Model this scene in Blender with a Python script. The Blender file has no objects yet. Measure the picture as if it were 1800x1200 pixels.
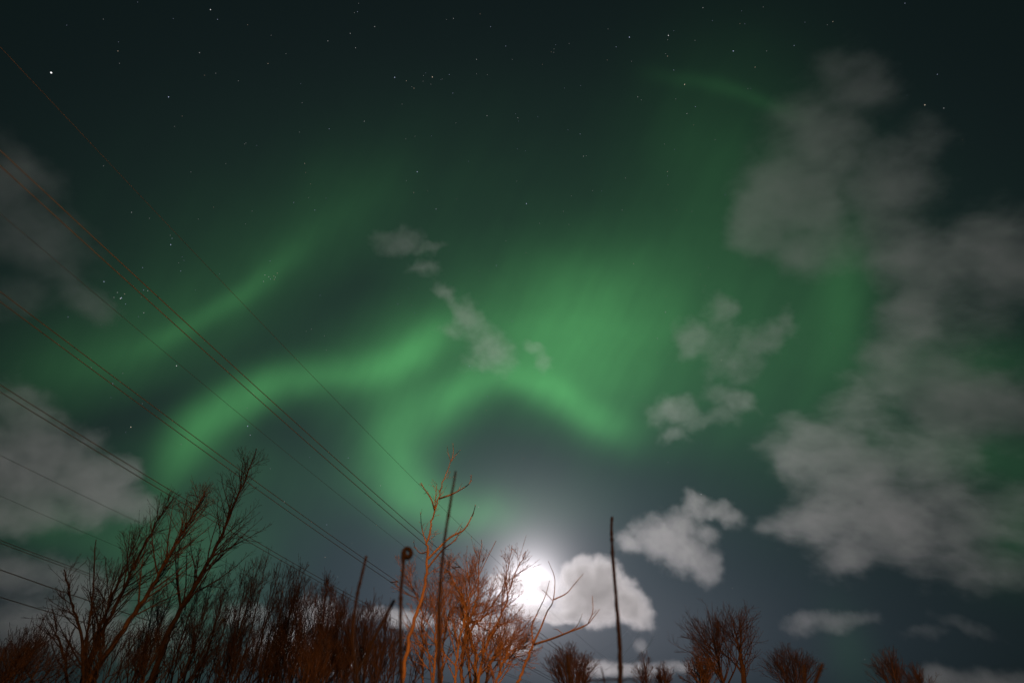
import bpy, math, random
import numpy as np
from mathutils import Vector, Matrix

scene = bpy.context.scene
col = scene.collection
R_ = math.radians

# ------------------------------------------------------------------ camera
PITCH = R_(41.0)
FPX = 1000.0                                   # focal length in pixels of the 1800 px wide photograph (20 mm lens)
CAM = Vector((0.0, 0.0, 1.25))
FW = Vector((0, math.cos(PITCH), math.sin(PITCH)))
UP = Vector((0, -math.sin(PITCH), math.cos(PITCH)))
RT = Vector((1, 0, 0))
cd = bpy.data.cameras.new('camera')
cam = bpy.data.objects.new('camera', cd)
col.objects.link(cam)
cam.location = CAM
cam.rotation_euler = (R_(90) + PITCH, 0, 0)
cd.sensor_width = 36.0
cd.lens = 20.0
cd.clip_start = 0.05
cd.clip_end = 60000
cd.dof.use_dof = True
cd.dof.focus_distance = 45.0
cd.dof.aperture_fstop = 2.8
scene.camera = cam


def ray(x, y):
    """world direction towards a point of the sky, given where it stands in the photograph"""
    return (FW * FPX + RT * (x - 900) + UP * (600 - y)).normalized()


# ------------------------------------------------------------------ view
scene.view_settings.view_transform = 'Standard'
scene.view_settings.look = 'None'
scene.view_settings.exposure = 0
scene.view_settings.gamma = 1
scene.cycles.max_bounces = 4
scene.cycles.volume_bounces = 3
scene.cycles.volume_step_rate = 1.0
scene.cycles.use_denoising = True
scene.cycles.sample_clamp_indirect = 2.0


def lin(c):
    c = c / 255.0
    return c / 12.92 if c <= 0.04045 else ((c + 0.055) / 1.055) ** 2.4


def rgb(r, g, b):
    return (lin(r), lin(g), lin(b), 1.0)


# ------------------------------------------------------------------ night sky with aurora (world)
# Every patch of light is a soft ellipse on the celestial sphere: (x, y, sigma x, sigma y, turn, strength).
AUR, GLOW, BASE = [], [], []


def ribbon(pts, n, out=AUR, k=0.75):
    """a band of light: points (x, y, half width, strength); n soft ellipses along it"""
    P = np.array(pts, float)
    d = np.concatenate([[0], np.cumsum(np.hypot(np.diff(P[:, 0]), np.diff(P[:, 1])))])
    t = np.linspace(0, d[-1], n)
    X, Y, W, S = [np.interp(t, d, P[:, i]) for i in range(4)]
    step = d[-1] / (n - 1)
    for i in range(n):
        a, b = max(i - 1, 0), min(i + 1, n - 1)
        ang = math.degrees(math.atan2(Y[b] - Y[a], X[b] - X[a]))
        out.append((X[i], Y[i], step * k, W[i], ang, S[i] * 0.56 / k * 0.75))


# broad veil
AUR += [
    (820, 500, 440, 180, 0, 0.10), (500, 430, 240, 80, -25, 0.05), (1000, 720, 460, 200, 0, 0.06), (560, 770, 280, 90, 0, 0.12), (905, 790, 150, 75, 0, 0.10), (950, 640, 700, 200, 0, 0.02),
    (1275, 320, 120, 150, 10, 0.15), (240, 620, 190, 70, -15, 0.09), (330, 1010, 120, 90, -40, 0.24),
    (150, 930, 150, 40, 5, 0.16), (1390, 640, 130, 120, 0, 0.24), (1480, 500, 36, 80, 5, 0.22),
    (1700, 640, 110, 40, 0, 0.14), (1700, 800, 120, 36, 5, 0.15), (1800, 930, 60, 60, 0, 0.14),
    (1490, 1140, 30, 60, -20, 0.06), (680, 600, 110, 45, -12, 0.18), (725, 700, 70, 45, 0, 0.26), (820, 692, 34, 26, 0, 0.22),
    # great bright field right of the middle
    (1045, 590, 85, 85, 0, 0.40), (1020, 525, 170, 70, 0, 0.21), (1110, 640, 95, 105, 10, 0.24), (930, 570, 90, 60, -10, 0.22),
    (900, 630, 120, 45, 10, 0.24), (1010, 650, 90, 55, 15, 0.24), (880, 890, 90, 34, 0, 0.12),
]
# arm sweeping up from the left trees to the wispy clouds
ribbon([(288, 850, 22, .24), (322, 790, 29, .56), (368, 738, 29, .86), (426, 697, 26, .76), (500, 666, 22, .52), (590, 658, 22, .50),
        (680, 648, 26, .80), (738, 618, 26, .88), (774, 575, 20, .42)], 14)
# faint thin arm above it
ribbon([(60, 665, 34, .03), (200, 626, 26, .09), (300, 588, 15, .26), (390, 541, 12, .30), (470, 486, 15, .18), (560, 405, 22, .07), (640, 340, 34, .03)], 11)
ribbon([(100, 650, 50, .05), (300, 575, 45, .08), (470, 470, 45, .06), (600, 370, 60, .04)], 5)
# rim above the dark hollow, running down to the right
ribbon([(782, 735, 22, .34), (812, 692, 21, .40), (855, 668, 20, .44), (905, 660, 20, .56), (960, 678, 21, .80), (1008, 712, 21, .84), (1048, 742, 22, .62), (1105, 760, 26, .40)], 12)
# hook round the left side of the hollow, down to the moon
ribbon([(790, 690, 28, .26), (738, 722, 32, .48), (694, 775, 38, .72), (688, 830, 38, .76), (722, 874, 32, .74), (800, 897, 28, .58), (880, 902, 26, .40)], 10)
ribbon([(640, 800, 50, .16), (660, 860, 40, .14), (720, 900, 34, .10)], 3)
# thin arc high on the right
ribbon([(1170, 140, 11, .04), (1250, 153, 10, .07), (1320, 172, 10, .09), (1380, 196, 10, .07)], 6)

GLOW += [
    (930, 1031, 27, 25, 0, 1.6), (904, 1036, 42, 14, -10, 0.50), (934, 1014, 41, 45, 0, 0.50), (929, 994, 80, 88, 0, 0.115),
    (925, 965, 160, 110, 0, 0.028), (1000, 1120, 190, 70, 0, 0.045),
]
BASE += [(900, 640, 700, 380, 0, 0.50), (930, 940, 420, 220, 0, 0.80), (1050, 1160, 420, 110, 0, 0.9), (920, 950, 220, 130, 0, 1.0), (600, 1080, 500, 140, 0, 0.6)]
HOLES = [(900, 770, 80, 48, 0, 0.14), (600, 540, 110, 50, -30, 0.10), (545, 765, 100, 40, 14, 0.12), (300, 700, 150, 30, -20, 0.09), (1000, 830, 200, 40, 0, 0.06)]

w = bpy.data.worlds.new('World')
scene.world = w
w.use_nodes = True
w.cycles.sampling_method = 'MANUAL'
w.cycles.sample_map_resolution = 256
NT = w.node_tree
NT.nodes.clear()
LK = NT.links


def mk(nt, kind, **kw):
    n = nt.nodes.new(kind)
    for k, v in kw.items():
        setattr(n, k, v)
    return n


def put(nt, sock, v):
    if isinstance(v, bpy.types.NodeSocket):
        nt.links.new(v, sock)
    else:
        sock.default_value = v


def M(nt, op, a, b=None, c=None, clamp=False):
    n = mk(nt, 'ShaderNodeMath', operation=op, use_clamp=clamp)
    put(nt, n.inputs[0], a)
    if b is not None:
        put(nt, n.inputs[1], b)
    if c is not None:
        put(nt, n.inputs[2], c)
    return n.outputs[0]


def V(nt, op, a, b=None, c=None):
    n = mk(nt, 'ShaderNodeVectorMath', operation=op)
    put(nt, n.inputs[0], a)
    if b is not None:
        put(nt, n.inputs[1], b)
    if c is not None:
        put(nt, n.inputs[2], c)
    return n.outputs['Value'] if op in ('DOT_PRODUCT', 'LENGTH') else n.outputs[0]


def ellipse_q(nt, P, x, y, rx, ry, rot, sx=1.0):
    """squared distance from an ellipse's centre in units of its radii; P = (u, v, 1)"""
    a = R_(rot)
    ca, sa = math.cos(a), math.sin(a)
    d1 = V(nt, 'DOT_PRODUCT', P, (ca / rx, sa / rx, -(x * ca + y * sa) / rx))
    d2 = V(nt, 'DOT_PRODUCT', P, (-sa / ry, ca / ry, -(-x * sa + y * ca) / ry))
    return M(nt, 'MULTIPLY_ADD', d1, d1, M(nt, 'MULTIPLY', d2, d2))


def total(nt, P, items, start=0.0):
    acc = start
    for x, y, rx, ry, rot, s in items:
        g = M(nt, 'POWER', math.exp(-0.5), ellipse_q(nt, P, x, y, rx, ry, rot))
        acc = M(nt, 'MULTIPLY_ADD', g, s, acc)
    return acc


tc = mk(NT, 'ShaderNodeTexCoord')
dirn = V(NT, 'NORMALIZE', tc.outputs['Generated'])
fd = M(NT, 'MAXIMUM', V(NT, 'DOT_PRODUCT', dirn, tuple(FW)), 0.05)
uu = M(NT, 'MULTIPLY_ADD', M(NT, 'DIVIDE', V(NT, 'DOT_PRODUCT', dirn, tuple(RT)), fd), FPX, 900.0)
vv = M(NT, 'MULTIPLY_ADD', M(NT, 'DIVIDE', V(NT, 'DOT_PRODUCT', dirn, tuple(UP)), fd), -FPX, 600.0)
cmb = mk(NT, 'ShaderNodeCombineXYZ')
LK.new(uu, cmb.inputs[0]); LK.new(vv, cmb.inputs[1]); cmb.inputs[2].default_value = 1.0
# slow wander so that no edge of the curtains is a perfect curve
nz = mk(NT, 'ShaderNodeTexNoise')
nz.inputs['Scale'].default_value = 5.0
nz.inputs['Detail'].default_value = 3.0
LK.new(dirn, nz.inputs['Vector'])
off = V(NT, 'MULTIPLY', V(NT, 'SUBTRACT', nz.outputs['Color'], (0.5, 0.5, 0.5)), (34.0, 34.0, 0.0))
P = V(NT, 'ADD', cmb.outputs[0], off)

aur = total(NT, P, AUR)
hole = total(NT, P, HOLES)
aur = M(NT, 'MAXIMUM', M(NT, 'SUBTRACT', aur, hole), 0.0)
# fine streaks along the curtains
nz2 = mk(NT, 'ShaderNodeTexNoise')
nz2.inputs['Scale'].default_value = 9.0
nz2.inputs['Detail'].default_value = 3.0
LK.new(dirn, nz2.inputs['Vector'])
aur = M(NT, 'MULTIPLY', aur, M(NT, 'MULTIPLY_ADD', nz2.outputs['Fac'], 0.5, 0.75))
# rays leaning along the magnetic field
rv = mk(NT, 'ShaderNodeCombineXYZ')
LK.new(V(NT, 'DOT_PRODUCT', P, (0.88 / 60, 0.47 / 60, 0.0)), rv.inputs[0])
LK.new(V(NT, 'DOT_PRODUCT', P, (-0.47 / 420, 0.88 / 420, 0.0)), rv.inputs[1])
nz3 = mk(NT, 'ShaderNodeTexNoise', noise_dimensions='2D')
nz3.inputs['Scale'].default_value = 1.0
nz3.inputs['Detail'].default_value = 3.0
LK.new(rv.outputs[0], nz3.inputs['Vector'])
aur = M(NT, 'MULTIPLY', aur, M(NT, 'MULTIPLY_ADD', nz3.outputs['Fac'], 0.34, 0.745))
glow = total(NT, cmb.outputs[0], GLOW)
base = total(NT, cmb.outputs[0], BASE)


def colour_times(c, s):
    n = mk(NT, 'ShaderNodeVectorMath', operation='SCALE')
    n.inputs[0].default_value = c[:3]
    put(NT, n.inputs['Scale'], s)
    return n.outputs[0]


sky = V(NT, 'ADD', colour_times((0.050, 0.226, 0.064), aur), (0.0036, 0.0080, 0.0078))
sky = V(NT, 'ADD', sky, colour_times((0.98, 0.905, 0.95), glow))
sky = V(NT, 'ADD', sky, colour_times((0.0150, 0.0192, 0.0275), base))
bg = mk(NT, 'ShaderNodeBackground')
LK.new(sky, bg.inputs['Color'])
bg.inputs['Strength'].default_value = 1.0
wo = mk(NT, 'ShaderNodeOutputWorld')
LK.new(bg.outputs[0], wo.inputs['Surface'])

# ------------------------------------------------------------------ moonlight
sl = bpy.data.lights.new('moonlight', 'SUN')
sl.energy = 0.84
sl.angle = R_(0.5)
sl.color = (1.0, 0.905, 0.93)
so = bpy.data.objects.new('moonlight', sl)
col.objects.link(so)
md = ray(934, 994)
so.rotation_euler = md.to_track_quat('Z', 'Y').to_euler()
so.location = (0, 0, 60)


# ------------------------------------------------------------------ helpers
def tag(o, label=None, cat=None, group=None, kind=None):
    if label: o['label'] = label
    if cat: o['category'] = cat
    if group: o['group'] = group
    if kind: o['kind'] = kind
    return o


def empty(name, loc, **kw):
    o = bpy.data.objects.new(name, None)
    o.location = loc
    o.empty_display_size = 0.1
    col.objects.link(o)
    return tag(o, **kw)


class MB:
    """collects tubes and boxes, then links them as one mesh object"""

    def __init__(self):
        self.v, self.f, self.n = [], [], 0

    def tube(self, pts, rad, sides=5, cap=True):
        pts = np.asarray(pts, float)
        rad = np.asarray(rad, float)
        n = len(pts)
        t = np.empty_like(pts)
        t[1:-1] = pts[2:] - pts[:-2]
        t[0] = pts[1] - pts[0]
        t[-1] = pts[-1] - pts[-2]
        t /= np.linalg.norm(t, axis=1)[:, None] + 1e-12
        ref = np.array([0.31, 0.87, 0.38])
        if abs(np.dot(t[0], ref)) > 0.9:
            ref = np.array([0.9, -0.2, 0.1])
        a = np.cross(t, ref); a /= np.linalg.norm(a, axis=1)[:, None] + 1e-12
        b = np.cross(t, a)
        ang = np.arange(sides) * (2 * math.pi / sides)
        ring = pts[:, None, :] + rad[:, None, None] * (np.cos(ang)[None, :, None] * a[:, None, :] + np.sin(ang)[None, :, None] * b[:, None, :])
        self.v.append(ring.reshape(-1, 3))
        i = np.arange(n - 1)[:, None] * sides
        j = np.arange(sides)[None, :]
        k = (j + 1) % sides
        q = np.stack([i + j, i + k, i + sides + k, i + sides + j], -1).reshape(-1, 4) + self.n
        self.f += q.tolist()
        if cap:
            self.f.append([self.n + x for x in range(sides)][::-1])
            self.f.append([self.n + (n - 1) * sides + x for x in range(sides)])
        self.n += n * sides

    def poly(self, verts, faces):
        self.v.append(np.asarray(verts, float))
        self.f += [[x + self.n for x in f] for f in faces]
        self.n += len(verts)

    def box(self, c, s):
        x, y, z = s[0] / 2, s[1] / 2, s[2] / 2
        vs = [(c[0] + i * x, c[1] + j * y, c[2] + k * z) for i in (-1, 1) for j in (-1, 1) for k in (-1, 1)]
        self.poly(vs, [(0, 1, 3, 2), (4, 6, 7, 5), (0, 4, 5, 1), (2, 3, 7, 6), (0, 2, 6, 4), (1, 5, 7, 3)])

    def build(self, name, mat, parent=None, origin=None, smooth=True):
        me = bpy.data.meshes.new(name)
        vs = np.concatenate(self.v) if self.v else np.zeros((0, 3))
        org = Vector(origin) if origin is not None else (parent.location if parent else Vector((0, 0, 0)))
        if parent is not None and parent.parent is not None:
            org = parent.parent.location
        me.from_pydata((vs - np.array(org)).tolist(), [], self.f)
        me.polygons.foreach_set('use_smooth', [smooth] * len(me.polygons))
        me.materials.append(mat)
        me.update()
        o = bpy.data.objects.new(name, me)
        col.objects.link(o)
        if parent is not None:
            o.parent = parent
        else:
            o.location = org
        return o


def material(name, c1, c2, scale=20, rough=0.85, bump=0.3, detail=5, stretch=(1, 1, 1)):
    m = bpy.data.materials.new(name)
    m.use_nodes = True
    nt = m.node_tree
    b = nt.nodes['Principled BSDF']
    t = mk(nt, 'ShaderNodeTexCoord')
    mp = mk(nt, 'ShaderNodeMapping')
    mp.inputs['Scale'].default_value = stretch
    n = mk(nt, 'ShaderNodeTexNoise')
    n.inputs['Scale'].default_value = scale
    n.inputs['Detail'].default_value = detail
    r = mk(nt, 'ShaderNodeValToRGB')
    r.color_ramp.elements[0].position = 0.3
    r.color_ramp.elements[1].position = 0.7
    r.color_ramp.elements[0].color = c1
    r.color_ramp.elements[1].color = c2
    nt.links.new(t.outputs['Object'], mp.inputs[0])
    nt.links.new(mp.outputs[0], n.inputs['Vector'])
    nt.links.new(n.outputs['Fac'], r.inputs[0])
    nt.links.new(r.outputs[0], b.inputs['Base Color'])
    b.inputs['Roughness'].default_value = rough
    b.inputs['Specular IOR Level'].default_value = 0.25
    if bump:
        bp = mk(nt, 'ShaderNodeBump')
        bp.inputs['Strength'].default_value = bump
        bp.inputs['Distance'].default_value = 0.01
        nt.links.new(n.outputs['Fac'], bp.inputs['Height'])
        nt.links.new(bp.outputs[0], b.inputs['Normal'])
    return m


def glowing(name, c, s):
    m = bpy.data.materials.new(name)
    m.use_nodes = True
    nt = m.node_tree
    nt.nodes.clear()
    e = mk(nt, 'ShaderNodeEmission')
    e.inputs[0].default_value = c
    e.inputs[1].default_value = s
    o = mk(nt, 'ShaderNodeOutputMaterial')
    nt.links.new(e.outputs[0], o.inputs[0])
    return m


# ------------------------------------------------------------------ clouds: real volumes floating about 1.5 km up, lit by the moon
ALT = 1500.0


def G(nt, op, a, b=None, c=None, clamp=False):
    return M(nt, op, a, b, c, clamp)


def cloud(label, ells, dens=1.0, wisp=55.0, amp=0.9, scale=70.0, soft=0.55, thick=0.5, vox=3.0, shift=0.0, group=None, stretch=(1, 1)):
    """ells: (x, y, rx, ry, turn, weight) lobes of the cloud. Distances inside are in units of one photograph pixel at the cloud."""
    xs = [e[0] for e in ells]; ys = [e[1] for e in ells]
    cx, cy = (min(xs) + max(xs)) / 2, (min(ys) + max(ys)) / 2
    d = ray(cx, cy)
    elev = max(math.asin(d.z), R_(9))
    dist = ALT / math.sin(elev)
    depth = dist * d.dot(FW)
    m = depth / FPX                                         # metres per photograph pixel
    pad = wisp * 0.8 + 14
    x0 = min(e[0] - max(e[2], e[3] if abs(e[4]) > 20 else e[2]) for e in ells) - pad
    x1 = max(e[0] + max(e[2], e[3] if abs(e[4]) > 20 else e[2]) for e in ells) + pad
    y0 = min(e[1] - max(e[3], e[2] if abs(e[4]) > 20 else e[3]) for e in ells) - pad
    y1 = max(e[1] + max(e[3], e[2] if abs(e[4]) > 20 else e[3]) for e in ells) + pad
    rz = max(min(e[2], e[3]) for e in ells) * thick
    rz = max(rz, 10)
    vo = bpy.data.volumes.new('cloud')
    o = bpy.data.objects.new('cloud', vo)
    col.objects.link(o)
    loc = CAM + FW * depth + RT * (cx - 900) * m + UP * (600 - cy) * m
    rot = Matrix((RT, UP, -FW)).transposed().to_4x4()       # local x to the right, y up, z towards the ground observer
    o.matrix_world = Matrix.Translation(loc) @ rot
    ng = bpy.data.node_groups.new('cloud_density', 'GeometryNodeTree')
    ng.interface.new_socket(name='Geometry', in_out='INPUT', socket_type='NodeSocketGeometry')
    ng.interface.new_socket(name='Geometry', in_out='OUTPUT', socket_type='NodeSocketGeometry')
    out = mk(ng, 'NodeGroupOutput')
    pos = mk(ng, 'GeometryNodeInputPosition').outputs[0]
    p = V(ng, 'MULTIPLY', pos, (1 / m, -1 / m, 1 / m))       # y downwards as in the ellipse list
    p = V(ng, 'ADD', p, (cx, cy, 0))
    st = V(ng, 'MULTIPLY', p, (stretch[0], stretch[1], 1.0))
    n1 = mk(ng, 'ShaderNodeTexNoise', noise_dimensions='3D')
    n1.inputs['Scale'].default_value = 1.0 / scale
    n1.inputs['Detail'].default_value = 4
    n1.inputs['Roughness'].default_value = 0.6
    ng.links.new(V(ng, 'ADD', st, (shift, shift * 0.7, shift * 1.3)), n1.inputs['Vector'])
    warp = V(ng, 'MULTIPLY', V(ng, 'SUBTRACT', n1.outputs['Color'], (0.5, 0.5, 0.5)), (wisp * 2.2, wisp * 2.2, wisp * 1.2))
    q3 = V(ng, 'ADD', p, warp)
    sp = mk(ng, 'ShaderNodeSeparateXYZ'); ng.links.new(q3, sp.inputs[0])
    cb = mk(ng, 'ShaderNodeCombineXYZ')
    ng.links.new(sp.outputs[0], cb.inputs[0]); ng.links.new(sp.outputs[1], cb.inputs[1]); cb.inputs[2].default_value = 1.0
    zz = M(ng, 'MULTIPLY', sp.outputs[2], 1.0 / rz)
    z2 = M(ng, 'MULTIPLY', zz, zz)
    acc = None
    for (x, y, rx, ry, tr, wt) in ells:
        q = M(ng, 'ADD', ellipse_q(ng, cb.outputs[0], x, y, rx, ry, tr), z2)
        g = M(ng, 'MULTIPLY', M(ng, 'SUBTRACT', 1.0, q), wt)
        acc = g if acc is None else M(ng, 'SMOOTH_MAX', acc, g, 0.15)
    n2 = mk(ng, 'ShaderNodeTexNoise', noise_dimensions='3D')
    n2.inputs['Scale'].default_value = 1.0 / (scale * 0.45)
    n2.inputs['Detail'].default_value = 8
    n2.inputs['Roughness'].default_value = 0.68
    ng.links.new(V(ng, 'ADD', V(ng, 'MULTIPLY_ADD', warp, (0.4, 0.4, 0.4), st), (shift * 2 + 91, 37, 11)), n2.inputs['Vector'])
    f = M(ng, 'ADD', acc, M(ng, 'MULTIPLY', M(ng, 'SUBTRACT', n2.outputs['Fac'], 0.5), amp))
    mr = mk(ng, 'ShaderNodeMapRange', interpolation_type='SMOOTHSTEP')
    ng.links.new(f, mr.inputs['Value'])
    mr.inputs['From Min'].default_value = 0.0
    mr.inputs['From Max'].default_value = soft
    vc = mk(ng, 'GeometryNodeVolumeCube')
    ng.links.new(mr.outputs[0], vc.inputs['Density'])
    vc.inputs['Min'].default_value = ((x0 - cx) * m, -(y1 - cy) * m, -(rz + 12) * m)
    vc.inputs['Max'].default_value = ((x1 - cx) * m, -(y0 - cy) * m, (rz + 12) * m)
    vc.inputs['Resolution X'].default_value = max(8, int((x1 - x0) / vox))
    vc.inputs['Resolution Y'].default_value = max(8, int((y1 - y0) / vox))
    vc.inputs['Resolution Z'].default_value = max(8, int(2 * (rz + 12) / (vox * 1.6)))
    sm = mk(ng, 'GeometryNodeSetMaterial')
    ng.links.new(vc.outputs[0], sm.inputs[0])
    mat = bpy.data.materials.new('cloud_vapour')
    mat.use_nodes = True
    nt = mat.node_tree
    nt.nodes.clear()
    pv = mk(nt, 'ShaderNodeVolumePrincipled')
    pv.inputs['Color'].default_value = (0.93, 0.92, 0.915, 1)
    pv.inputs['Anisotropy'].default_value = 0.71
    pv.inputs['Density'].default_value = dens / (rz * m)     # optical depth through the middle is about 1.3 x dens
    mo = mk(nt, 'ShaderNodeOutputMaterial')
    nt.links.new(pv.outputs[0], mo.inputs['Volume'])
    sm.inputs['Material'].default_value = mat
    vo.materials.append(mat)
    ng.links.new(sm.outputs[0], out.inputs[0])
    md_ = o.modifiers.new('density', 'NODES')
    md_.node_group = ng
    return tag(o, label, 'cloud', group)


if True:
    cloud('bright puffy dome-shaped cloud just right of the moon',
          [(1050, 1048, 82, 58, 0, 1.2), (1020, 1014, 40, 40, 0, 1.15), (1060, 1010, 36, 36, 0, 1.15), (1098, 1058, 50, 40, 28, 1), (1022, 1066, 50, 32, 0, 1), (1112, 1078, 48, 24, 12, .8)],
          dens=1.7, wisp=18, scale=36, amp=1.6, soft=1.0, thick=.7, vox=1.6)
    cloud('glowing white streak of cloud crossing the face of the moon',
          [(905, 1026, 52, 20, 4, 1), (950, 1032, 45, 26, 0, .8), (960, 1080, 75, 16, 6, .9), (915, 1064, 36, 14, -8, .7)],
          dens=1.6, wisp=20, scale=40, amp=1.2, soft=1.1, thick=.8, vox=1.6, shift=3)
    cloud('ragged grey cloud with a hooked tail above and right of the moon',
          [(1178, 952, 88, 58, 25, 1.2), (1190, 930, 60, 42, -25, 1), (1222, 892, 26, 40, -20, .9), (1262, 900, 40, 17, 14, .9), (1290, 913, 24, 22, 30, .85), (1238, 990, 44, 40, 40, .9), (1112, 952, 46, 26, 8, .9), (1246, 936, 26, 22, 0, .8)],
          dens=.36, wisp=30, scale=50, amp=1.7, soft=1.1, thick=.6, vox=1.6, shift=7)
    cloud('broad ragged cloud bank filling the lower right of the sky',
          [(1480, 830, 140, 120, 0, 1.1), (1425, 800, 90, 80, 0, 1.2), (1440, 910, 105, 66, -12, 1.2), (1560, 920, 160, 90, 6, 1.1), (1500, 970, 100, 50, 8, 1), (1680, 900, 200, 100, 10, .9), (1520, 710, 90, 70, -25, .9), (1700, 990, 170, 60, 8, .75), (1620, 800, 160, 90, 0, .8)],
          dens=.44, wisp=66, scale=92, amp=1.9, soft=1.35, thick=.35, vox=2.4, shift=31, stretch=(.75, 1.3))
    cloud('dim smoky cloud mass along the right edge above the lower bank',
          [(1610, 560, 90, 160, 8, 1.1), (1650, 470, 140, 90, -10, 1), (1760, 450, 150, 120, 0, 1), (1680, 690, 200, 90, 18, 1.1), (1560, 640, 80, 70, 0, 1), (1790, 720, 130, 90, 0, .9), (1700, 560, 130, 90, 0, .6)],
          dens=.44, wisp=56, scale=115, amp=1.6, soft=1.4, thick=.3, vox=3, shift=57, stretch=(.8, 1.2))
    cloud('large pale veil of cloud in front of the green glow, upper right',
          [(1395, 345, 130, 125, 0, 1.35), (1335, 390, 72, 90, 0, 1.35), (1430, 440, 110, 65, 0, 1), (1440, 250, 120, 120, -20, 1.1), (1500, 150, 110, 90, -20, .8), (1560, 330, 130, 110, 0, .95), (1560, 420, 110, 70, 0, .9), (1620, 260, 70, 70, 0, .6)],
          dens=.42, wisp=46, scale=110, amp=1.5, soft=1.4, thick=.3, vox=3, shift=83, stretch=(.85, 1.2))
    cloud('broken thin cloud patches right of the brightest green light',
          [(1212, 592, 54, 50, 0, 1.1), (1262, 548, 44, 38, 15, 1.1), (1335, 598, 66, 34, -28, 1.1), (1376, 570, 36, 30, 0, 1), (1285, 640, 70, 40, 0, .9), (1255, 600, 80, 50, 0, .7), (1190, 722, 54, 36, 15, 1), (1288, 706, 60, 30, 18, 1.1), (1240, 742, 70, 26, -15, .9), (1190, 770, 30, 24, 0, .7)],
          dens=.30, wisp=48, scale=75, amp=1.5, soft=1.6, thick=.45, vox=2, shift=12)
    cloud('small feathery cloud wisp high in the middle of the green sky',
          [(705, 426, 56, 28, -4, 1), (752, 440, 42, 14, -12, 1), (745, 470, 36, 15, -12, 1), (680, 420, 36, 18, 0, .7)],
          dens=.24, wisp=26, scale=42, amp=1.4, soft=1.3, thick=.9, vox=1.6, shift=19)
    cloud('slanting smoky wisp beside the sweeping green arm',
          [(788, 512, 32, 20, 50, 1), (822, 560, 58, 30, 58, 1), (866, 614, 60, 42, 50, 1), (800, 580, 30, 22, 0, .7), (850, 640, 50, 26, 10, .6)],
          dens=.30, wisp=30, scale=48, amp=1.5, soft=1.3, thick=.6, vox=1.6, shift=23)
    cloud('tiny faint tuft right of the slanting wisp',
          [(940, 612, 28, 18, 20, 1), (956, 636, 20, 24, 0, .9)],
          dens=.22, wisp=16, scale=30, amp=1.3, soft=1.4, thick=.9, vox=1.6, shift=29)
    cloud('heavy grey cloud with a rounded lit edge at the left side',
          [(60, 820, 150, 120, 10, 1.1), (160, 862, 110, 70, 12, 1.1), (214, 836, 44, 40, 0, 1), (236, 886, 44, 34, 0, 1), (40, 900, 150, 50, 0, 1), (30, 720, 90, 70, 25, .8), (150, 772, 32, 36, 30, .7)],
          dens=.62, wisp=44, scale=80, amp=1.6, soft=1.3, thick=.35, vox=2.5, shift=41)
    cloud('low grey cloud layer behind the trees at the lower left',
          [(30, 1010, 160, 48, 8, 1), (150, 1030, 120, 50, 10, 1), (80, 1100, 200, 70, 0, 1), (240, 1110, 140, 60, 0, .8)],
          dens=.45, wisp=44, scale=80, amp=1.6, soft=1.4, thick=.5, vox=2.5, shift=47)
    cloud('faint soft cloud in the dark sky at the upper left edge',
          [(20, 320, 110, 100, 15, 1), (70, 420, 140, 100, 20, 1), (100, 330, 50, 60, 0, .7), (130, 510, 120, 44, 32, .9), (30, 520, 90, 60, 0, .7)],
          dens=.42, wisp=60, scale=130, amp=1.2, soft=1.7, thick=.3, vox=4, shift=53)
    cloud('small flat grey cloud low on the right',
          [(1415, 1096, 50, 26, -8, 1), (1465, 1090, 70, 22, -4, 1), (1515, 1086, 40, 16, 0, .8)],
          dens=.19, wisp=22, scale=40, amp=1.2, soft=1.2, thick=.8, vox=1.6, shift=61)
    cloud('thin trailing streak of cloud right of the small flat cloud',
          [(1625, 1110, 52, 16, -4, 1), (1700, 1100, 80, 18, 18, .9)],
          dens=.12, wisp=24, scale=45, amp=1.3, soft=1.5, thick=.9, vox=2, shift=67)
    cloud('rounded cloud top rising at the bottom right corner',
          [(1655, 1195, 40, 34, 0, 1.1), (1730, 1205, 90, 36, 0, 1), (1800, 1200, 60, 24, 0, .8)],
          dens=.34, wisp=20, scale=45, amp=1.3, soft=1.3, thick=.9, vox=2, shift=71)
    cloud('long flat cloud low behind the small bare bush',
          [(1090, 1176, 120, 16, 2, 1), (1040, 1172, 60, 18, 0, 1), (1190, 1172, 60, 10, 0, .7)],
          dens=.45, wisp=12, scale=40, amp=1.2, soft=1.2, thick=.9, vox=1.8, shift=73)
    cloud('long pale cloud behind the orange-lit bush',
          [(720, 1088, 100, 20, 4, 1), (850, 1102, 80, 26, 8, 1.1), (900, 1130, 50, 22, 20, .9), (660, 1080, 50, 12, 4, .8)],
          dens=.55, wisp=16, scale=48, amp=1.2, soft=1.2, thick=.8, vox=1.8, shift=79)
    cloud('pale cloud half hidden behind the dark thicket',
          [(550, 1085, 70, 46, -10, 1.1), (500, 1130, 80, 50, 0, 1), (430, 1080, 60, 26, 0, .9), (600, 1160, 70, 40, 0, .9)],
          dens=.5, wisp=22, scale=52, amp=1.2, soft=1.3, thick=.6, vox=2, shift=89)
    cloud('tiny pale puff between the tall stalk and the hooked cloud',
          [(1126, 1134, 18, 16, 30, 1)],
          dens=.14, wisp=10, scale=22, amp=1.2, soft=1.3, thick=.9, vox=1.5, shift=97)

# ------------------------------------------------------------------ moon and stars
def ico(name, r, mat, sub=2):
    import bmesh
    bm = bmesh.new()
    bmesh.ops.create_icosphere(bm, subdivisions=sub, radius=r)
    me = bpy.data.meshes.new(name)
    bm.to_mesh(me)
    bm.free()
    me.materials.append(mat)
    me.polygons.foreach_set('use_smooth', [True] * len(me.polygons))
    return me


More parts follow.
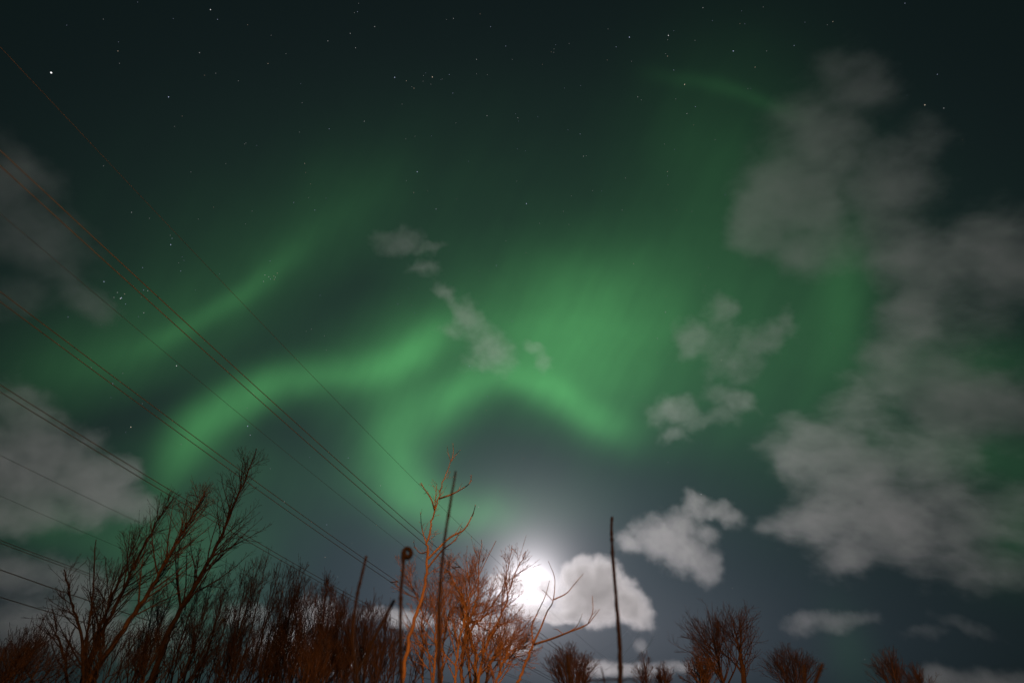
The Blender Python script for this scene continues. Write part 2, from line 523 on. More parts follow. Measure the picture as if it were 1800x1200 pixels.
MOON_D = 48000.0
mm = bpy.data.materials.new('moon_surface')
mm.use_nodes = True
mnt = mm.node_tree
mnt.nodes.clear()
mno = mk(mnt, 'ShaderNodeTexNoise'); mno.inputs['Scale'].default_value = 0.006; mno.inputs['Detail'].default_value = 4
mtc = mk(mnt, 'ShaderNodeTexCoord'); mnt.links.new(mtc.outputs['Object'], mno.inputs['Vector'])
mrp = mk(mnt, 'ShaderNodeValToRGB')
mrp.color_ramp.elements[0].color = (0.55, 0.54, 0.52, 1); mrp.color_ramp.elements[1].color = (1, 0.98, 0.95, 1)
mnt.links.new(mno.outputs['Fac'], mrp.inputs[0])
mem = mk(mnt, 'ShaderNodeEmission'); mem.inputs[1].default_value = 12.0
mnt.links.new(mrp.outputs[0], mem.inputs[0])
mou = mk(mnt, 'ShaderNodeOutputMaterial'); mnt.links.new(mem.outputs[0], mou.inputs[0])
if True:
    moon = bpy.data.objects.new('moon', ico('moon', MOON_D * 0.009, mm, 4))
    moon.location = CAM + ray(932, 1029) * MOON_D
    col.objects.link(moon)
    tag(moon, 'dazzling white full moon low in the sky behind the orange-lit bush', 'moon')

STAR_D = 30000.0
star_mesh = {}
for cn, c in (('blue', (0.62, 0.70, 1.0, 1)), ('white', (1, 1, 1, 1)), ('warm', (1.0, 0.78, 0.6, 1))):
    for bn, (r, s) in enumerate(((12, 0.19), (14, 0.34), (18, 0.68), (29, 1.4))):
        star_mesh[cn, bn] = ico('star', r, glowing('starlight', c, s), 2)


def crop(ox, oy, k, txt):
    v = [float(t) for t in txt.replace(';', ' ').replace(',', ' ').split()]
    return [(ox + v[i] / k, oy + v[i + 1] / k) for i in range(0, len(v), 2)]


faint, mid, bright = [], [], []
faint += crop(0, 0, 3, '914,99 726,12 352,134 1430,187 625,222 630,335 1306,132 1078,398 1138,387 1593,542 1579,697 1354,767 1290,760 1297,755 1612,910 1638,970 1628,1042 1720,1045 1191,863 1007,907 1127,1093 1330,1113 546,875 788,1151 961,613 920,667 545,102 1257,427 1508,284 1586,442 1295,1180 1045,1155')
mid += crop(0, 0, 3, '1147,103 1729,217 622,270 1052,279 1413,336 1736,680 1607,862 1549,1068 1660,1108 694,1120')
bright += crop(0, 0, 3, '1110,52 889,512')
hyades = crop(0, 400, 3, '619,342 657,350 640,370 635,374 662,403 601,368')
faint += crop(0, 400, 3, '898,41 745,367 729,469 942,186 970,173 961,155 531,513 481,737 648,768 585,896 662,1078 750,927 1303,950 955,1142 1688,357 1711,570 1720,646 1642,535 1615,547 1337,872 1030,330 1158,244')
mid += crop(0, 400, 3, '907,57 752,211 758,449 757,329 779,333 953,229 359,471 307,615 595,822 631,811 1319,1093 1424,176')
bright += crop(0, 400, 3, '900,90 548,285 690,1051 931,728 1306,1046')
pleiades = crop(0, 400, 3, '1397,250 1417,259 1444,256 1452,262 1446,273 1426,271 1390,284 1462,240')
faint += crop(600, 0, 3, '69,68 91,19 554,104 732,74 901,314 1061,340 1753,163 1720,211 1406,154 1710,284 1531,324 1402,317 372,458 433,400 445,386 431,429 472,445 525,421 532,418 713,390 770,395 1177,465 1262,452 1582,528 1763,523 320,550 604,649 919,601 935,639 1036,617 1195,685 475,718 388,719 340,733 928,786 971,796 1292,822 1704,760 1757,788 670,851 343,953 455,1006 608,1049 925,956 1498,939 1720,928 1723,973 1325,1005 1372,1008 1213,1033 1170,1114 1481,1108 1769,1108 1120,277 1122,259 1130,237 1201,230 1107,275 1200,1183')
mid += crop(600, 0, 3, '85,63 176,141 47,177 75,253 591,98 787,142 867,244 713,314 1449,248 1720,297 1753,370 343,427 383,466 569,394 588,492 1563,512 121,640 768,611 931,622 1259,707 1277,824 381,1016 499,1103 1720,905')
bright += crop(600, 0, 3, '1519,197 1725,188 281,409 480,407 400,906 976,1074')
faint += crop(1200, 0, 3, '157,110 443,270 343,468 359,468 58,660 171,737 302,126 328,127 645,118 763,131 1183,504 1475,737 65,214 425,38 310,59 48,1115')
mid += crop(1200, 0, 3, '107,42 588,241 382,355 67,563 22,600 224,1027 792,115 1172,18 1343,393 1377,571 1338,706 978,1140')
bright += crop(1200, 0, 3, '267,270 10,446 1277,554')
faint += crop(600, 350, 3, '500,51 1045,128 868,220 727,377 733,403 355,471 371,559 387,598 721,552 764,1113 124,997 569,274 974,283')
mid += crop(600, 350, 3, '976,23 817,350 297,552 901,644 771,1040')
bright += crop(600, 350, 3, '675,880')
faint += crop(1100, 450, 3, '166,508 213,214 418,157 436,61 392,97 38,740 400,993 1079,408 1099,483 223,1087')
mid += crop(1100, 450, 3, '166,433 209,296 41,40')
bright += crop(1100, 450, 3, '504,549')
faint += crop(800, 800, 3, '1124,37 1463,700')
mid += crop(800, 800, 3, '360,14 618,464 797,521 124,272')
bright += crop(800, 800, 3, '1298,205')
faint += crop(1300, 750, 2.667, '228,876 587,1088 73,160')
mid += crop(1300, 750, 2.667, '729,413')
faint += crop(400, 750, 2.667, '385,142 582,545 516,702 200,195 883,306')
mid += crop(400, 750, 2.667, '107,38 566,145 718,275 465,458 457,610 915,615 1176,375')
bright += crop(400, 750, 2.667, '265,351')

bright_label = {
    (1110, 52): 'fairly bright bluish star near the top edge, left of the middle',
    (889, 512): 'white star alone in the dark upper left, right of the brightest star',
}


def region(x, y):
    row = 'top' if y < 130 else 'upper' if y < 330 else 'middle' if y < 640 else 'lower'
    c = 'far left' if x < 280 else 'left' if x < 600 else 'centre left' if x < 900 else 'centre right' if x < 1200 else 'right' if x < 1500 else 'far right'
    return row, c


rs = random.Random(5)


def star(x, y, b, label, group):
    c = rs.choices(('blue', 'white', 'warm'), (3, 4, 1.2))[0]
    o = bpy.data.objects.new('star', star_mesh[c, b])
    o.location = CAM + ray(x, y) * STAR_D
    col.objects.link(o)
    return tag(o, label, 'star', group)


if True:
    star(90, 128, 3, 'by far the brightest star, blue-white, at the upper left', None)
    for x, y in pleiades:
        star(x, y, 1, 'small bluish star in the tight dipper-shaped cluster beside the faint green arm', 'stars of the tight cluster')
    for x, y in hyades:
        star(x, y, 2 if (x, y) in hyades[2:4] else 1, 'white star in the loose V-shaped cluster at the left above the wires', 'stars of the loose cluster')
    names = {}
    for lst, b, word in ((bright, 2, 'clearly bright star'), (mid, 1, 'medium bright star'), (faint, 0, 'faint pinprick star')):
        cnt = {}
        for x, y in lst:
            cnt.setdefault(region(x, y), []).append((x, y))
        for (row, c), pts in cnt.items():
            where = '%s part of the sky, %s' % (row, c)
            for k, (x, y) in enumerate(sorted(pts)):
                if len(pts) == 1:
                    lab = 'the only %s in the %s' % (word, where)
                elif len(pts) == 2:
                    lab = '%s of two %ss in the %s' % (('left', 'right')[k], word, where)
                else:
                    lab = '%s among several in the %s' % (word, where)
                star(x, y, b, lab, 'stars scattered over the sky')

# ------------------------------------------------------------------ ground
gm = material('winter_turf', (0.030, 0.028, 0.018, 1), (0.075, 0.062, 0.040, 1), scale=0.9, rough=1.0, bump=0.6, detail=8)
g = MB()
n = 60
ax = np.sign(np.linspace(-1, 1, n)) * np.abs(np.linspace(-1, 1, n)) ** 3 * 12000
gx, gy = np.meshgrid(ax, ax)
gz = 0.05 * np.sin(gx * 0.7) * np.cos(gy * 0.9) * (np.abs(gx) < 60)
vs = np.stack([gx.ravel(), gy.ravel(), gz.ravel() - 0.03], 1)
fs = [(i * n + j, i * n + j + 1, (i + 1) * n + j + 1, (i + 1) * n + j) for i in range(n - 1) for j in range(n - 1)]
g.poly(vs, fs)
tag(g.build('ground', gm), kind='structure')

# ------------------------------------------------------------------ power lines
AZ = R_(22)
LD = np.array([math.sin(AZ), math.cos(AZ), 0])            # the direction both lines run in
LN = np.array([-math.cos(AZ), math.sin(AZ), 0])           # sideways, to the left
wire_mat = material('weathered_aluminium', (0.38, 0.37, 0.365, 1), (0.55, 0.54, 0.53, 1), scale=3, rough=0.6, bump=0)


def wire(p, c2, c1, c0, half, rad, label, group, s0=-25.0, s1=None):
    """a sagging conductor in the vertical plane p metres to the left; height above the camera c2 s^2 + c1 s + c0 (in p)"""
    s1 = s1 or 6.2 * p
    S = np.linspace(s0, s1, 90)
    t = S / p
    H = (c2 * t * t + c1 * t + c0) * p + CAM.z
    pts = LD[None, :] * S[:, None] + LN[None, :] * (p + half) + np.array([0, 0, 1.0])[None, :] * H[:, None]
    mb = MB()
    mb.tube(pts, [rad] * len(S), 6)
    o = mb.build('power_line_wire', wire_mat, origin=pts[0])
    return tag(o, label, 'wire', group)


def spacer(p, c2, c1, c0, s, label):
    t = s / p
    H = (c2 * t * t + c1 * t + c0) * p + CAM.z
    c = LD * s + LN * p + np.array([0, 0, H])
    mb = MB()
    mb.tube([c - LN * 0.21, c - LN * 0.07, c + LN * 0.07, c + LN * 0.21], [0.022, 0.03, 0.03, 0.022], 6)
    for k in (-1, 1):
        q = c + LN * 0.2 * k
        mb.tube([q - LD * 0.09, q + LD * 0.09], [0.035, 0.035], 6)
    return tag(mb.build('wire_spacer', wire_mat, origin=c), label, 'wire spacer', 'spacers between paired wires')


if True:
    PAIR = (
        (14.8, .0138, -.0907, .8805, 'highest pair, the one reaching the middle of the photo', 'near line, highest pair'),
        (19.3, .0177, -.0875, .6755, 'second pair down, crossing the tip of the tallest left tree', 'near line, second pair'),
        (23.6, .0252, -.0830, .5490, 'third pair from the top, grazing the heavy grey cloud', 'near line, third pair'),
        (39.6, .0376, -.0500, .3400, 'fourth pair, above the low grey cloud at lower left', 'far line, upper pair'),
    )
    for p, c2, c1, c0, lab, grp in PAIR:
        half = 0.2
        wire(p, c2, c1, c0, half, 0.0135 if p < 30 else 0.016, 'lower wire of the ' + lab, grp)
        wire(p, c2, c1, c0, -half, 0.0135 if p < 30 else 0.016, 'upper wire of the ' + lab, grp)
    wire(43.3, .0411, -.0640, .3125, 0, 0.026, 'lone thick wire just below the lowest pair at the lower left edge', None)
    wire(49.6, .0471, -.0620, .2780, 0, 0.028, 'lowest wire of all, at the lower left corner behind the trees', None)
    wire(18.0, .0131, -.0970, 1.0618, 0, 0.0085, 'thin single wire highest of all, running from the upper left corner', None)
    wire(24.0, .0165, -.0849, .7950, 0, 0.0085, 'thin single wire running between the highest and the second pair', None)
    wire(36.0, .0342, -.0500, .4480, 0, 0.009, 'hair-thin single wire over the heavy grey cloud, upper of two', None)
    wire(50.0, .0475, -.0650, .4010, 0, 0.010, 'hair-thin single wire over the heavy grey cloud, lower of two', None)
    spacer(14.8, .0138, -.0907, .8805, 14.8 * 1.92, 'small clamp joining the highest pair of wires left of the stem tips')
    spacer(19.3, .0177, -.0875, .6755, 19.3 * 1.52, 'small clamp joining the second pair of wires right of the tallest left tree')

# ------------------------------------------------------------------ bare trees and shrubs
bark_dark = material('shaded_alder_bark', (0.016, 0.013, 0.013, 1), (0.042, 0.033, 0.030, 1), scale=14, stretch=(1, 1, .35))  # differing lamplight is put into the bark tones, darker for the left trees
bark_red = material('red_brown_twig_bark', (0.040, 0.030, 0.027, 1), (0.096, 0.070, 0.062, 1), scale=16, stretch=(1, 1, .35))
bark_lamplit = material('lamplit_willow_bark', (0.260, 0.170, 0.110, 1), (0.440, 0.310, 0.210, 1), scale=14, stretch=(1, 1, .35))  # bright tone carries the stronger lamplight on the middle bush
bark_far = material('lightened_red_brown_bark', (0.15, 0.105, 0.09, 1), (0.29, 0.21, 0.18, 1), scale=12, stretch=(1, 1, .35))  # red-brown bark lightened in place of lamplight lost with distance
dry_stem = material('shaded_purple_brown_stem', (0.010, 0.008, 0.009, 1), (0.026, 0.019, 0.019, 1), scale=25, stretch=(1, 1, .2))  # near-black colour stands in for the shade over the stalks


def at(x, y, dist):
    """a point dist metres away along the ground, seen at that place in the photograph"""
    d = ray(x, y)
    t = dist / math.hypot(d.x, d.y)
    return np.array(CAM + d * t)


def smooth(pts, n):
    """Catmull-Rom through the points"""
    P = np.array(pts, float)
    if len(P) == 2:
        return np.linspace(P[0], P[1], n)
    Q = np.vstack([2 * P[0] - P[1], P, 2 * P[-1] - P[-2]])
    out = []
    T = np.linspace(0, len(P) - 1 - 1e-9, n)
    for t in T:
        i = int(t); u = t - i
        a, b, c, d = Q[i], Q[i + 1], Q[i + 2], Q[i + 3]
        out.append(0.5 * (2 * b + (c - a) * u + (2 * a - 5 * b + 4 * c - d) * u * u + (3 * b - a - 3 * c + d) * u ** 3))
    return np.array(out)


class Grower:
    def __init__(self, seed, up=0.5, wob=0.12, tip=0.0028):
        self.r = np.random.RandomState(seed)
        self.up, self.wob, self.tip = up, wob, tip

    def path(self, p, d, L, n, up):
        pts = [p]
        d = d / np.linalg.norm(d)
        st = L / n
        for i in range(n):
            d = d + self.r.normal(0, self.wob, 3) + np.array([0, 0, up]) * (0.9 / n)
            d /= np.linalg.norm(d)
            p = p + d * st
            pts.append(p)
        return np.array(pts)

    def side(self, t, ang):
        a = self.r.normal(0, 1, 3)
        a -= t * np.dot(a, t)
        a /= np.linalg.norm(a) + 1e-9
        return t * math.cos(ang) + a * math.sin(ang)

    def along(self, pts, rad, u):
        x = u * (len(pts) - 1)
        i = min(int(x), len(pts) - 2)
        f = x - i
        t = pts[i + 1] - pts[i]
        return pts[i] * (1 - f) + pts[i + 1] * f, rad[i] * (1 - f) + rad[i + 1] * f, t / (np.linalg.norm(t) + 1e-9)

    def branch(self, mb, pts, rad, plan, u0=0.2, u1=1.0):
        """plan: list of (count, length, angle) for each level below this stem; lengths shrink towards the tip"""
        if not plan:
            return
        cnt, L, ang = plan[0]
        cnt = max(1, int(round(cnt * self.r.uniform(0.8, 1.2))))
        for k in range(cnt):
            u = u0 + (u1 - u0) * (k + self.r.uniform(0.1, 0.9)) / cnt
            p, r, t = self.along(pts, rad, u)
            ln = L * (1.22 - 1.06 * u) * self.r.uniform(0.55, 1.25)
            d = self.side(t, R_(ang * self.r.uniform(0.65, 1.3)))
            deep = len(plan)
            nseg = 7 if deep >= 3 else 5 if deep == 2 else 3
            q = self.path(p, d, ln, nseg, self.up)
            rr = np.linspace(min(r * 0.62, ln * 0.0095 + self.tip), self.tip * 0.7, len(q))
            mb.tube(q, rr, 5 if deep >= 3 else 4 if deep == 2 else 3, cap=False)
            self.branch(mb, q, rr, plan[1:], 0.22, 1.0)


def drop(first, second):
    """where a stem that leaves the picture at the bottom meets the ground"""
    d = first - second
    d = d / np.linalg.norm(d)
    d = d * 0.45 + np.array([0, 0, -1.0])
    k = first[2] / -d[2]
    return first + d * k


def rooted(P_, n):
    """a smooth stem through the points, with a straight foot down to the ground"""
    foot = drop(P_[0], P_[1])
    return np.vstack([np.linspace(foot, P_[0], 8)[:-1], smooth(P_, n)])


def plant(name, label, cat, stems, dist, mat, seed, plan, extra=(), group=None, up=0.36, wob=0.055, tip=0.0023, u0=0.2, jit=0.35, stem_name='trunk', crown=True):
    """stems: list of (points in the photograph, radius at the bottom in m, radius at the tip); extra: limbs the photo shows, same form"""
    G_ = Grower(seed, up, wob, tip)
    lines = []
    for pix, r0, r1 in stems:
        off = G_.r.uniform(-jit, jit)
        P_ = [at(x, y, dist + off) for x, y in pix]
        q = rooted(P_, 5 * len(pix))
        q[1:-1] += G_.r.normal(0, 0.006, (len(q) - 2, 3))
        lines.append((q, np.linspace(r0 * 1.25, r1, len(q)) ** 1.0, off))
    root = empty(name, tuple(lines[0][0][0]), label=label, cat=cat, group=group)
    mb2 = MB()
    for q, rad, off in lines:
        mb = MB()
        mb.tube(q, rad, 8)
        mb.build(stem_name, mat, root)
        # the lower part is out of the picture: start where it matters
        G_.branch(mb2, q, rad, plan, max(7.0 / (len(q) - 1), u0 - .15), .94)
    for pix, r0, r1 in extra:
        off = lines[0][2]
        q = smooth([at(x, y, dist + off + 0.12 * i * G_.r.uniform(-1, 1)) for i, (x, y) in enumerate(pix)], 4 * len(pix))
        rad = np.linspace(r0, r1, len(q))
        mb2.tube(q, rad, 6)
        if r0 > .0036:
            G_.branch(mb2, q, rad, plan[1:], 0.25)
    if crown and mb2.n:
        mb2.build('crown', mat, root)
    return root


def px(dist):
    return dist * 1.15 / 1000.0                            # metres of one photograph pixel at that distance


if True:
    d = 9.0
    plant('bare_tree', 'tallest dark-trunked bare tree leaning right among the left trees', 'tree',
          [([(262, 1205), (300, 1105), (345, 1025), (385, 950), (410, 890), (432, 840), (451, 788)], .034, .006)], d, bark_dark, 3,
          [(50, 1.15, 38), (10, .32, 38), (2, .10, 36)], extra=[([(318, 1072), (311, 1020), (308, 962)], .016, .005)], u0=.5, up=.3, group='bare trees at the left')
    d = 8.2
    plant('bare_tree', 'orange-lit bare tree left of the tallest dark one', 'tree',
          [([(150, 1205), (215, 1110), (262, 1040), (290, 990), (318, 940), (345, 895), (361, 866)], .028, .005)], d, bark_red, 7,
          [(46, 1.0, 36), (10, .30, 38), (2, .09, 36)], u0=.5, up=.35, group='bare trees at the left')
    d = 8.6
    plant('bare_tree', 'thin dark bare tree with a long bent leader, left of the orange-lit one', 'tree',
          [([(146, 1205), (180, 1110), (215, 1040), (240, 985), (268, 930), (286, 900), (306, 875)], .022, .004),
           ([(140, 1205), (170, 1120), (196, 1050), (222, 990), (250, 925)], .016, .004)], d, bark_dark, 11,
          [(26, .9, 34), (7, .30, 36), (2, .09, 36)], u0=.5, up=.35, group='bare trees at the left')
    d = 7.4
    plant('bare_shrub', 'sparse dark shrub with upright forked twigs at the far left', 'shrub',
          [([(146, 1205), (144, 1120), (126, 1060), (112, 1000)], .018, .004), ([(150, 1205), (150, 1130), (162, 1060), (169, 948)], .018, .004),
           ([(120, 1205), (112, 1150), (100, 1110), (92, 1070)], .014, .004), ([(165, 1205), (180, 1130), (190, 1060), (212, 990)], .016, .004)],
          d, bark_dark, 15, [(13, .62, 34), (6, .26, 40), (2, .09, 40)], u0=.5, stem_name='stem', group='shrubs at the left')
    shr = [
        (70, 1105, 7.0, 60, 7, bark_dark, 'low dark tangle of twigs in the lower left corner'),
        (330, 1010, 9.8, 90, 8, bark_dark, 'dark twiggy shrub under the tallest left tree'),
        (405, 985, 10.4, 80, 8, bark_dark, 'dark shrub just right of the tallest trunk'),
        (478, 962, 10.2, 75, 11, bark_dark, 'tall dark shrub with many fine upright shoots, highest of the thicket'),
        (532, 990, 9.4, 60, 10, bark_dark, 'dark shrub with a forked tip right of the highest thicket shrub'),
        (562, 1012, 9.0, 55, 10, bark_red, 'reddish shrub in front of the pale half-hidden cloud'),
        (600, 1045, 8.4, 55, 10, bark_red, 'reddish-orange shrub left of the forked dead stalk'),
        (655, 1050, 8.0, 55, 10, bark_red, 'fine reddish shrub behind the forked dead stalk'),
        (230, 1095, 6.6, 80, 6, bark_dark, 'low dark shrub below the orange-lit left tree'),
        (440, 1110, 6.8, 90, 5, bark_dark, 'low red-brown shrub at the bottom of the thicket'),
        (560, 1130, 6.2, 70, 4, bark_red, 'low orange-tinted shrub at the bottom left of the forked stalk'),
        (690, 1105, 6.0, 60, 5, bark_red, 'low orange-tinted shrub between the forked and the curled stalks'),
        (30, 1130, 5.4, 60, 5, bark_dark, 'dim leaning shrub cut by the left edge'),
    ]
    for i, (x, y, d, spread, ns, mat, lab) in enumerate(shr):
        rr = random.Random(100 + i)
        st = []
        for k in range(ns):
            f = (k + .5) / ns - .5
            tx = x + f * spread * 1.5 + rr.uniform(-8, 8)
            ty = y + abs(f) * 70 + rr.uniform(-6, 34) * (k != ns // 2)
            lean = (900 - tx) / 1650.0
            bx = tx - lean * (1230 - ty) * 1.0 - f * spread * .4
            mx = (tx + bx) / 2 + rr.uniform(-9, 9)
            st.append(([(bx, 1232), (mx, (1232 + ty) / 2 + 4), (tx, ty)], rr.uniform(.007, .013) * d / 8, .003))
        plant('bare_shrub', lab, 'shrub', st, d, mat, 200 + i, [(16 if d > 7 else 9, .62 * d / 8, 28), (7, .28 * d / 8, 30), (2, .10, 34)], u0=.3, jit=.8, up=.5,
              tip=.00030 * d, stem_name='stem', group='shrubs of the left thicket')

    d = 5.0
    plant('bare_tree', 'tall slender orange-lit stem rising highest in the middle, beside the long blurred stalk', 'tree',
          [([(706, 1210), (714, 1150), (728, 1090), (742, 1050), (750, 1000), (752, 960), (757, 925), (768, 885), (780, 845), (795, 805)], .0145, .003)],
          d, bark_lamplit, 21, [(9, .30, 40), (4, .13, 35), (1, .05, 30)],
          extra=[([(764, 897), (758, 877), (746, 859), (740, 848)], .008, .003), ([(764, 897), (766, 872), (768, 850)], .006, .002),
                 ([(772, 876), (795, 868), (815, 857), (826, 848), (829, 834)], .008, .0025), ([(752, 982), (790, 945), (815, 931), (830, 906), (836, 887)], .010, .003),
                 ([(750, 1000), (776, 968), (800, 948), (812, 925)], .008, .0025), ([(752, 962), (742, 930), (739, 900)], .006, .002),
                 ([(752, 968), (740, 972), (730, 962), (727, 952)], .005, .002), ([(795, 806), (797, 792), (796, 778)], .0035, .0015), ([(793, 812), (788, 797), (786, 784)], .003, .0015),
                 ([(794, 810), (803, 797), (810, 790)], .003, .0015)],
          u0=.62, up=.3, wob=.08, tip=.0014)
    d = 5.5
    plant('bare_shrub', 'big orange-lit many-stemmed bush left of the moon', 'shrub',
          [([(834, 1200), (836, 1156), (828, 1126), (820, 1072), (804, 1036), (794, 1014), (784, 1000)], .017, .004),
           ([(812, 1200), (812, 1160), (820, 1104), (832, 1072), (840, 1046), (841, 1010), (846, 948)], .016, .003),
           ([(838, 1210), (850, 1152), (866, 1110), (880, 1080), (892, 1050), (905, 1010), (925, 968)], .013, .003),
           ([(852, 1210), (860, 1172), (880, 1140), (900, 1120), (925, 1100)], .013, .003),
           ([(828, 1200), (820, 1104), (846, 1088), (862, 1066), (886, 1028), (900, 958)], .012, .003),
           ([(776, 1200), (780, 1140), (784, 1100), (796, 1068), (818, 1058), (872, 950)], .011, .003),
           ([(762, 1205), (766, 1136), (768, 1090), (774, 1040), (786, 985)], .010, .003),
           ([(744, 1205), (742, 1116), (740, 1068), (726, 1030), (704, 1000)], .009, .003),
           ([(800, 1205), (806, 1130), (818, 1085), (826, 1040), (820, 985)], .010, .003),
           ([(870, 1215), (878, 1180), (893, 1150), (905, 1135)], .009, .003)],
          d, bark_lamplit, 27, [(22, .55, 34), (10, .21, 36), (2, .07, 36)], u0=.3, up=.32, wob=.065, tip=.0015, stem_name='stem', jit=.5)
    d = 4.6
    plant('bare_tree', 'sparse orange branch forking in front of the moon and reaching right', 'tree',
          [([(903, 1220), (914, 1190), (926, 1160), (937, 1131)], .0095, .0080)], d, bark_lamplit, 33, [(1, .04, 40), (1, .05, 35), (1, .03, 30)],
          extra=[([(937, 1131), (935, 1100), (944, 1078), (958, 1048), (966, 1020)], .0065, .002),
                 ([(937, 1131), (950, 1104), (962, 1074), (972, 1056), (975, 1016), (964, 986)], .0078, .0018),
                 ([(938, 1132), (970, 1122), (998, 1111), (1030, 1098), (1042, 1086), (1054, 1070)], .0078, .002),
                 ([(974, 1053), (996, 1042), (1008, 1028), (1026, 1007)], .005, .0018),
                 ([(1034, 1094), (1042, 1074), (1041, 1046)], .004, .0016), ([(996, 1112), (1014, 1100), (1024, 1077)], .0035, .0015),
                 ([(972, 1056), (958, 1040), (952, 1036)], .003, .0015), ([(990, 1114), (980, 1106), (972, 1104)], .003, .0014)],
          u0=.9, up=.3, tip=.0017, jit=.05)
    # small trees farther off on the right
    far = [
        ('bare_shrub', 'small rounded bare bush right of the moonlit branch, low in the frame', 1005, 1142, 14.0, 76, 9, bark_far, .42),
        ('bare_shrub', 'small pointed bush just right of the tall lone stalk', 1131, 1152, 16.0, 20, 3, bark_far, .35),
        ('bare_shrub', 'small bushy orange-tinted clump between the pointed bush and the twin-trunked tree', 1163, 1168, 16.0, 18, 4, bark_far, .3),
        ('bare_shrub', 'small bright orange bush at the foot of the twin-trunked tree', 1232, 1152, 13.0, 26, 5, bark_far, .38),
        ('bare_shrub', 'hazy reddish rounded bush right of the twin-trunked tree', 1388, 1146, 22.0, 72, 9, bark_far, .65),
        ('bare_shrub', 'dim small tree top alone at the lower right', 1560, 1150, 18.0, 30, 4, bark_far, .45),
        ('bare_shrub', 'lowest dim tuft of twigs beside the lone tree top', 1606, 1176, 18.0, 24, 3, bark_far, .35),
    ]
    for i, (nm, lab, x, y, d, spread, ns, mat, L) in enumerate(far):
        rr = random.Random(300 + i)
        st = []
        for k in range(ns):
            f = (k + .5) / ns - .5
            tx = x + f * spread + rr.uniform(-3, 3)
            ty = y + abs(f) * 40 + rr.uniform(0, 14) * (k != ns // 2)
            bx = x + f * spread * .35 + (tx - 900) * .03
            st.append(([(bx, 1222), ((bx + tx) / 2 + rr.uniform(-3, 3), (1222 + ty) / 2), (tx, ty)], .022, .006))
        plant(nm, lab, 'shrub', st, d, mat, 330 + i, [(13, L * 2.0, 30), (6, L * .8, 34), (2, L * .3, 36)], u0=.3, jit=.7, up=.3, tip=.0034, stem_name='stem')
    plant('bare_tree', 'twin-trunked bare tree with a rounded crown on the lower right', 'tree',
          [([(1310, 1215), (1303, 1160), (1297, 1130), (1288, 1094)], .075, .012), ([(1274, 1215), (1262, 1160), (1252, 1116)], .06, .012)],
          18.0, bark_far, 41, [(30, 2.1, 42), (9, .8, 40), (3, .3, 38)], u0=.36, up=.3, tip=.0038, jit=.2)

    # dead weed stalks right in front of the camera, a little out of focus
    def stalk(label, paths, dist, parts=(), group='dead weed stalks in front of the camera'):
        base = None
        root = None
        for i, (pix, r0, r1) in enumerate(paths):
            P_ = [at(x, y, dist) for x, y in pix]
            if i == 0:
                q = rooted(P_, 10 * len(P_))
                root = empty('dead_stalk', tuple(q[0]), label=label, cat='stalk', group=group)
            else:
                q = smooth(P_, 12 * len(P_))
            rad = np.linspace(r0, r1, len(q)) * .86
            rk = np.random.RandomState(int(pix[0][0]) + i)
            node = 1 + rk.normal(0, .07, len(q)) + .35 * (rk.rand(len(q)) < .07)
            q[1:-1] += np.cumsum(rk.normal(0, .0006, (len(q) - 2, 3)), 0) * np.linspace(1, 0, len(q) - 2)[:, None]
            mb = MB()
            mb.tube(q, rad * node, 8)
            mb.build('stem' if i == 0 else 'side_stem', dry_stem, root)
        for nm, pix, r0, r1 in parts:
            q = smooth([at(x, y, dist) for x, y in pix], 10 * len(pix))
            mb = MB()
            mb.tube(q, np.linspace(r0, r1, len(q)), 8)
            mb.build(nm, dry_stem, root)
        return root

    stalk('forked blurred dead stalk left of the curled one', [([(631, 1215), (628, 1185), (623, 1150), (622, 1105), (629, 1050), (637, 1010), (644, 977)], .0052, .0036), ([(627, 1185), (640, 1160), (660, 1120), (680, 1080), (693, 1054)], .0045, .0042)], 1.35)
    ring = [(716 + (7.4 - .3 * (a - 2.6)) * math.cos(a), 972 + (8.6 - .3 * (a - 2.6)) * math.sin(a)) for a in np.linspace(2.6, 9.6, 14)]
    stalk('blurred dead stalk ending in a small curled ring', [([(706, 1215), (705, 1150), (704, 1100), (706, 1040), (709, 1000), (709, 984)], .0042, .0040)], 1.25, [('curled_tip', [(709, 986), (708, 978)] + ring, .0042, .0062)])
    stalk('longest blurred dead stalk crossing the tall orange-lit stem', [([(768, 1215), (770, 1150), (772, 1090), (776, 1020), (783, 950), (790, 900), (797, 855), (801, 828)], .0048, .0026)], 1.15)
    stalk('lone straight dead stalk right of the moon', [([(1092, 1240), (1091, 1180), (1087, 1130), (1083, 1080), (1078, 1020), (1075, 970), (1074, 930), (1076, 908)], .0062, .0036), ([(1091, 1195), (1060, 1193), (1030, 1196)], .0016, .0010), ([(1091, 1195), (1110, 1196), (1128, 1200)], .0014, .0010)], 1.35)
    stalk('short grey broken stalk in front of the small rounded bush', [([(1004, 1240), (1001, 1190), (997, 1150)], .0055, .0045)], 1.15)
    stalk('stubby dark stalk end just right of the small rounded bush', [([(1028, 1240), (1027, 1205), (1026, 1180)], .0040, .0034)], 1.5)
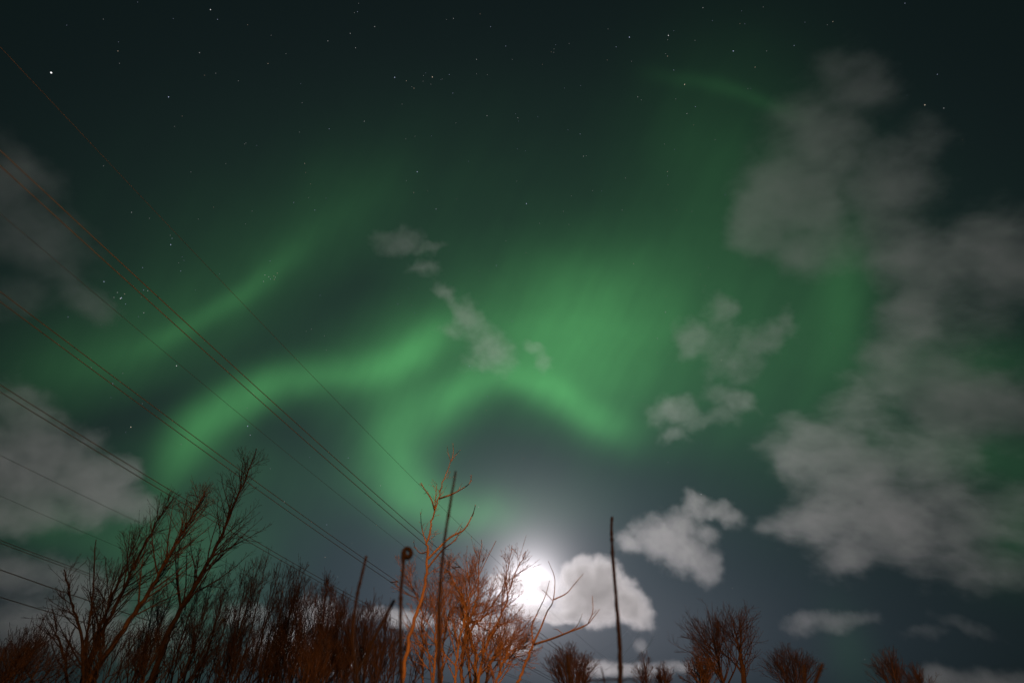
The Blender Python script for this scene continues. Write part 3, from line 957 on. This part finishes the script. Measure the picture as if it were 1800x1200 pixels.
    stalk('short thin leaning stalk left of the lone straight one', [([(1068, 1240), (1063, 1200), (1057, 1172)], .0030, .0016)], 1.7)
    stalk('short reddish stalk end below the hazy reddish bush, upright', [([(1414, 1240), (1413, 1200), (1413, 1168)], .0046, .0036)], 1.4)
    stalk('short reddish stalk end below the hazy reddish bush, leaning right', [([(1422, 1240), (1432, 1200), (1446, 1166)], .0048, .0040)], 1.4)

    # ---------------------------------------------------------------- the street lamp behind the camera that colours the bushes
    lp = Vector((2.2, -7.5, 0))
    root = empty('street_lamp', tuple(lp), label='tall steel street lamp with a warm orange lamp, behind the camera', cat='lamp')
    steel = material('galvanised_steel', (0.25, 0.26, 0.27, 1), (0.36, 0.37, 0.38, 1), scale=9, rough=.5, bump=.05)
    mb = MB(); mb.tube([lp, lp + Vector((0, 0, .9)), lp + Vector((0, 0, .95)), lp + Vector((0, 0, 5.6))], [.085, .08, .06, .045], 14); mb.build('pole', steel, root)
    mb = MB(); mb.tube(smooth([lp + Vector((0, 0, 5.5)), lp + Vector((0, .15, 5.9)), lp + Vector((0, .7, 6.1)), lp + Vector((0, 1.2, 6.12))], 16), [.035] * 16, 10); mb.build('arm', steel, root)
    mb = MB(); mb.tube([lp + Vector((0, 1.1, 6.13)), lp + Vector((0, 1.2, 6.16)), lp + Vector((0, 1.5, 6.17)), lp + Vector((0, 1.8, 6.15)), lp + Vector((0, 1.86, 6.12))], [.05, .11, .14, .10, .03], 14); mb.build('lamp_head', steel, root)
    mb = MB(); mb.tube([lp + Vector((0, 1.25, 6.02)), lp + Vector((0, 1.3, 5.99)), lp + Vector((0, 1.65, 5.99)), lp + Vector((0, 1.7, 6.02))], [.03, .06, .06, .03], 12); mb.build('lens', glowing('sodium_lens', (1.0, .42, .10, 1), 8), root)
    ld = bpy.data.lights.new('lamp_glow', 'POINT')
    ld.energy = 3400
    ld.color = (1.0, 0.33, 0.065)
    ld.shadow_soft_size = 0.12
    lo = bpy.data.objects.new('lamp_glow', ld)
    lo.parent = root
    lo.location = (0, 1.48, 5.80)
    col.objects.link(lo)
